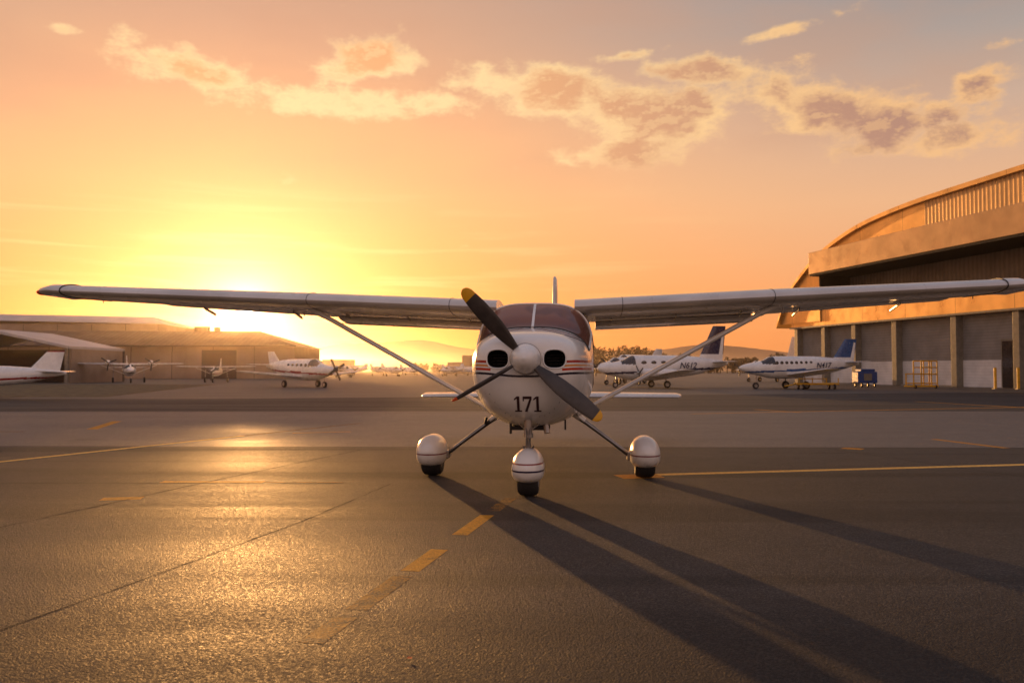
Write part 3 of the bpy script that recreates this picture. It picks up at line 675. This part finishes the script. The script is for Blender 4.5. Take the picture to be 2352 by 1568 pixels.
mesh('roof',[(0,0,3.6),(0,12,3.6),(-8,0,5.3),(-8,12,5.3),(-16,0,3.6),(-16,12,3.6),(0,0,3.35),(0,12,3.35),(-8,0,5.05),(-8,12,5.05),(-16,0,3.35),(-16,12,3.35)],[(0,1,3,2),(2,3,5,4),(6,7,9,8),(8,9,11,10),(0,2,8,6),(2,4,10,8),(0,1,7,6)],M_lroof2,LS)
for a in(-.4,-8,-15.6): box('shed_post',a-.15,a+.15,.3,.6,0,3.6,M_post,LS)
box('back_wall',-16,0,11.6,12,0,3.5,M_ldoor,LS); box('side_wall',-.3,-.05,.6,11.6,0,3.4,M_lwall,LS)
TB=empty('distant_terminal',(py(1120,300),300,0)); box('block',-14,10,0,8,0,4,M_lwall,TB); box('upper_block',-9,-3,1,7,4,6.5,M_lwall,TB); box('block_2',-58,-48,0,8,0,5,M_lwall,TB)
# ------------------------------------------------------------ ground equipment
M_yel=mat('yellow_equipment_paint',(215,160,20),.45); M_bl2=mat('blue_equipment_paint',(.02,.06,.22),.45)
ST=empty('maintenance_stand',(py(2115,59.5),59.5,0),R(12))
for X_ in(-.9,-.3,.5,.95):
    for Y_ in(-.4,.4): ebar('leg',(X_,Y_,.1),(X_,Y_,1.0 if X_<-.5 else 1.9),.045,.045,M_yel,ST)
for Z_ in(.35,1.0,1.45,1.9):
    for Y_ in(-.4,.4): ebar('rail',(-.95 if Z_<1.1 else -.3,Y_,Z_),(.95,Y_,Z_),.04,.04,M_yel,ST)
box('platform',-.3,.95,-.4,.4,.95,1.0,M_yel,ST); box('base',-1,1,-.5,.5,.1,.2,M_yel,ST,.02)
for X_ in(-.8,.8): wheel('caster',(X_,-.45,.12),.12,.08,M_rub,M_hub,ST,14)
for i,px in enumerate((2285,2338)):
    B=empty('safety_bollard' if i==0 else 'safety_bollard.001',(py(px,57.5-i),57.5-i,0))
    ebar('post',(0,0,0),(0,0,1.4),.09,.09,M_yel,B); ball('cap',(0,0,1.4),(.09,.09,.05),M_yel,B,8); box('foot',-.16,.16,-.16,.16,0,.04,M_post,B)
GP=empty('ground_power_cart',(py(1985,64),64,0),R(5))
box('body',-.75,.75,-.5,.5,.3,1.15,M_bl2,GP,.06); box('hood',-.5,.6,-.45,.45,1.15,1.35,M_bl2,GP,.05); box('panel',-.3,.3,-.53,-.5,.5,1.0,M_post,GP)
for X_ in(-.5,.5):
    for Y_ in(-.5,.5): wheel('wheel',(X_,Y_,.17),.17,.1,M_rub,M_hub,GP,14)
ebar('tow_handle',(-.75,0,.4),(-1.3,-.1,.25),.03,.03,M_post,GP)
TD=empty('baggage_dolly',(py(1868,57),56.5,0),R(-4))
box('deck',-1.3,1.3,-.6,.6,.30,.42,M_yel,TD,.02); ebar('tow_bar',(-1.3,0,.35),(-2.1,-.2,.2),.04,.04,M_yel,TD)
for X_ in(-1,1):
    for Y_ in(-.6,.6): wheel('wheel',(X_,Y_,.18),.18,.12,M_rub,M_hub,TD,14)
for X_ in(-1.25,-.4,.5,1.25): ebar('stake',(X_,-.55,.45),(X_,-.55,.75),.035,.035,M_yel,TD)
ebar('rail',(-1.25,-.55,.7),(.5,-.55,.7),.03,.03,M_yel,TD)

# ------------------------------------------------------------ hills & trees
M_hill=mat('hazy_hills',(.30,.17,.11),.95,var=.1,scale=.004,spec=0)
def ridge(name,Y0,h0,amp,seed,xs=(-2600,2600),pk=()):
    rnd=random.Random(seed); ph=[(rnd.uniform(0,6.28),rnd.uniform(.7,1.3)) for _ in range(9)]
    vs=[];fs=[];n=300
    for i in range(n+1):
        X_=xs[0]+(xs[1]-xs[0])*i/n; h=h0
        for q,(p_,f_) in enumerate(ph): h+=amp*math.sin(X_*.002*f_*1.75**q+p_)/1.7**q
        for c_,w_,a_ in pk: h+=a_*math.exp(-((X_-c_)/w_)**2)
        h=max(3,h)
        vs+=[(X_,Y0,-1),(X_,Y0+120,h*.55),(X_,Y0+300,h),(X_,Y0+700,-1)]
        if i: fs+=[(4*i-4+q,4*i-3+q,4*i+1+q,4*i+q) for q in range(3)]
    mesh(name,vs,fs,M_hill,None,True,None,60)
ridge('hills',2500,48,12,4,pk=((-330,160,36),(-560,120,22),(700,260,36)))
ridge('hills.001',1500,16,6,11,pk=((-300,120,8),))
M_fol=mat('distant_foliage',(.06,.05,.025),.9,var=.5,scale=.6)
def treeline(name,x0,x1,Y0,n,hmin,hmax,seed):
    rnd=random.Random(seed); vs=[];fs=[]
    for i in range(n):
        X_=rnd.uniform(x0,x1);Y_=Y0+rnd.uniform(-15,25);H=rnd.uniform(hmin,hmax)*(.8+.25*math.sin(X_*.05));con=rnd.random()<.5
        b=len(vs); vs+=[(X_-.25,Y_,0),(X_+.25,Y_,0),(X_,Y_,H*.8)];fs.append((b,b+1,b+2))
        for q in range(150):
            u=rnd.random()
            if con: z_=H*(.12+.88*u); rr=H*.22*(1-u)+.15
            else: z_=H*(.3+.7*u); rr=H*.36*math.sqrt(max(.02,1-(2*u-.9)**2*.9))
            a=rnd.uniform(0,6.28); r_=rr*math.sqrt(rnd.random()); c=Vector((X_+r_*math.cos(a),Y_+r_*math.sin(a),z_)); s=rnd.uniform(.4,.95)
            b=len(vs)
            for _ in range(3): vs.append(c+Vector((rnd.uniform(-s,s),rnd.uniform(-s,s),rnd.uniform(-s,s)*.7)))
            fs.append((b,b+1,b+2))
    mesh(name,vs,fs,M_fol)
treeline('tree_line',25,150,370,210,8.5,12.5,3)
treeline('tree_line.001',-60,25,520,110,5,8.5,5)

# ------------------------------------------------------------ camera
cd=bpy.data.cameras.new('camera'); cam=bpy.data.objects.new('camera',cd); scene.collection.objects.link(cam)
cam.location=(0,0,1.26); cam.rotation_euler=(R(90+1.92),0,0)
cd.lens=30.08; cd.sensor_width=36; cd.clip_end=12000; cd.clip_start=.05
cd.dof.use_dof=True; cd.dof.focus_distance=8.6; cd.dof.aperture_fstop=3.2
scene.camera=cam
scene.view_settings.view_transform='Standard'; scene.view_settings.look='None'; scene.view_settings.exposure=0
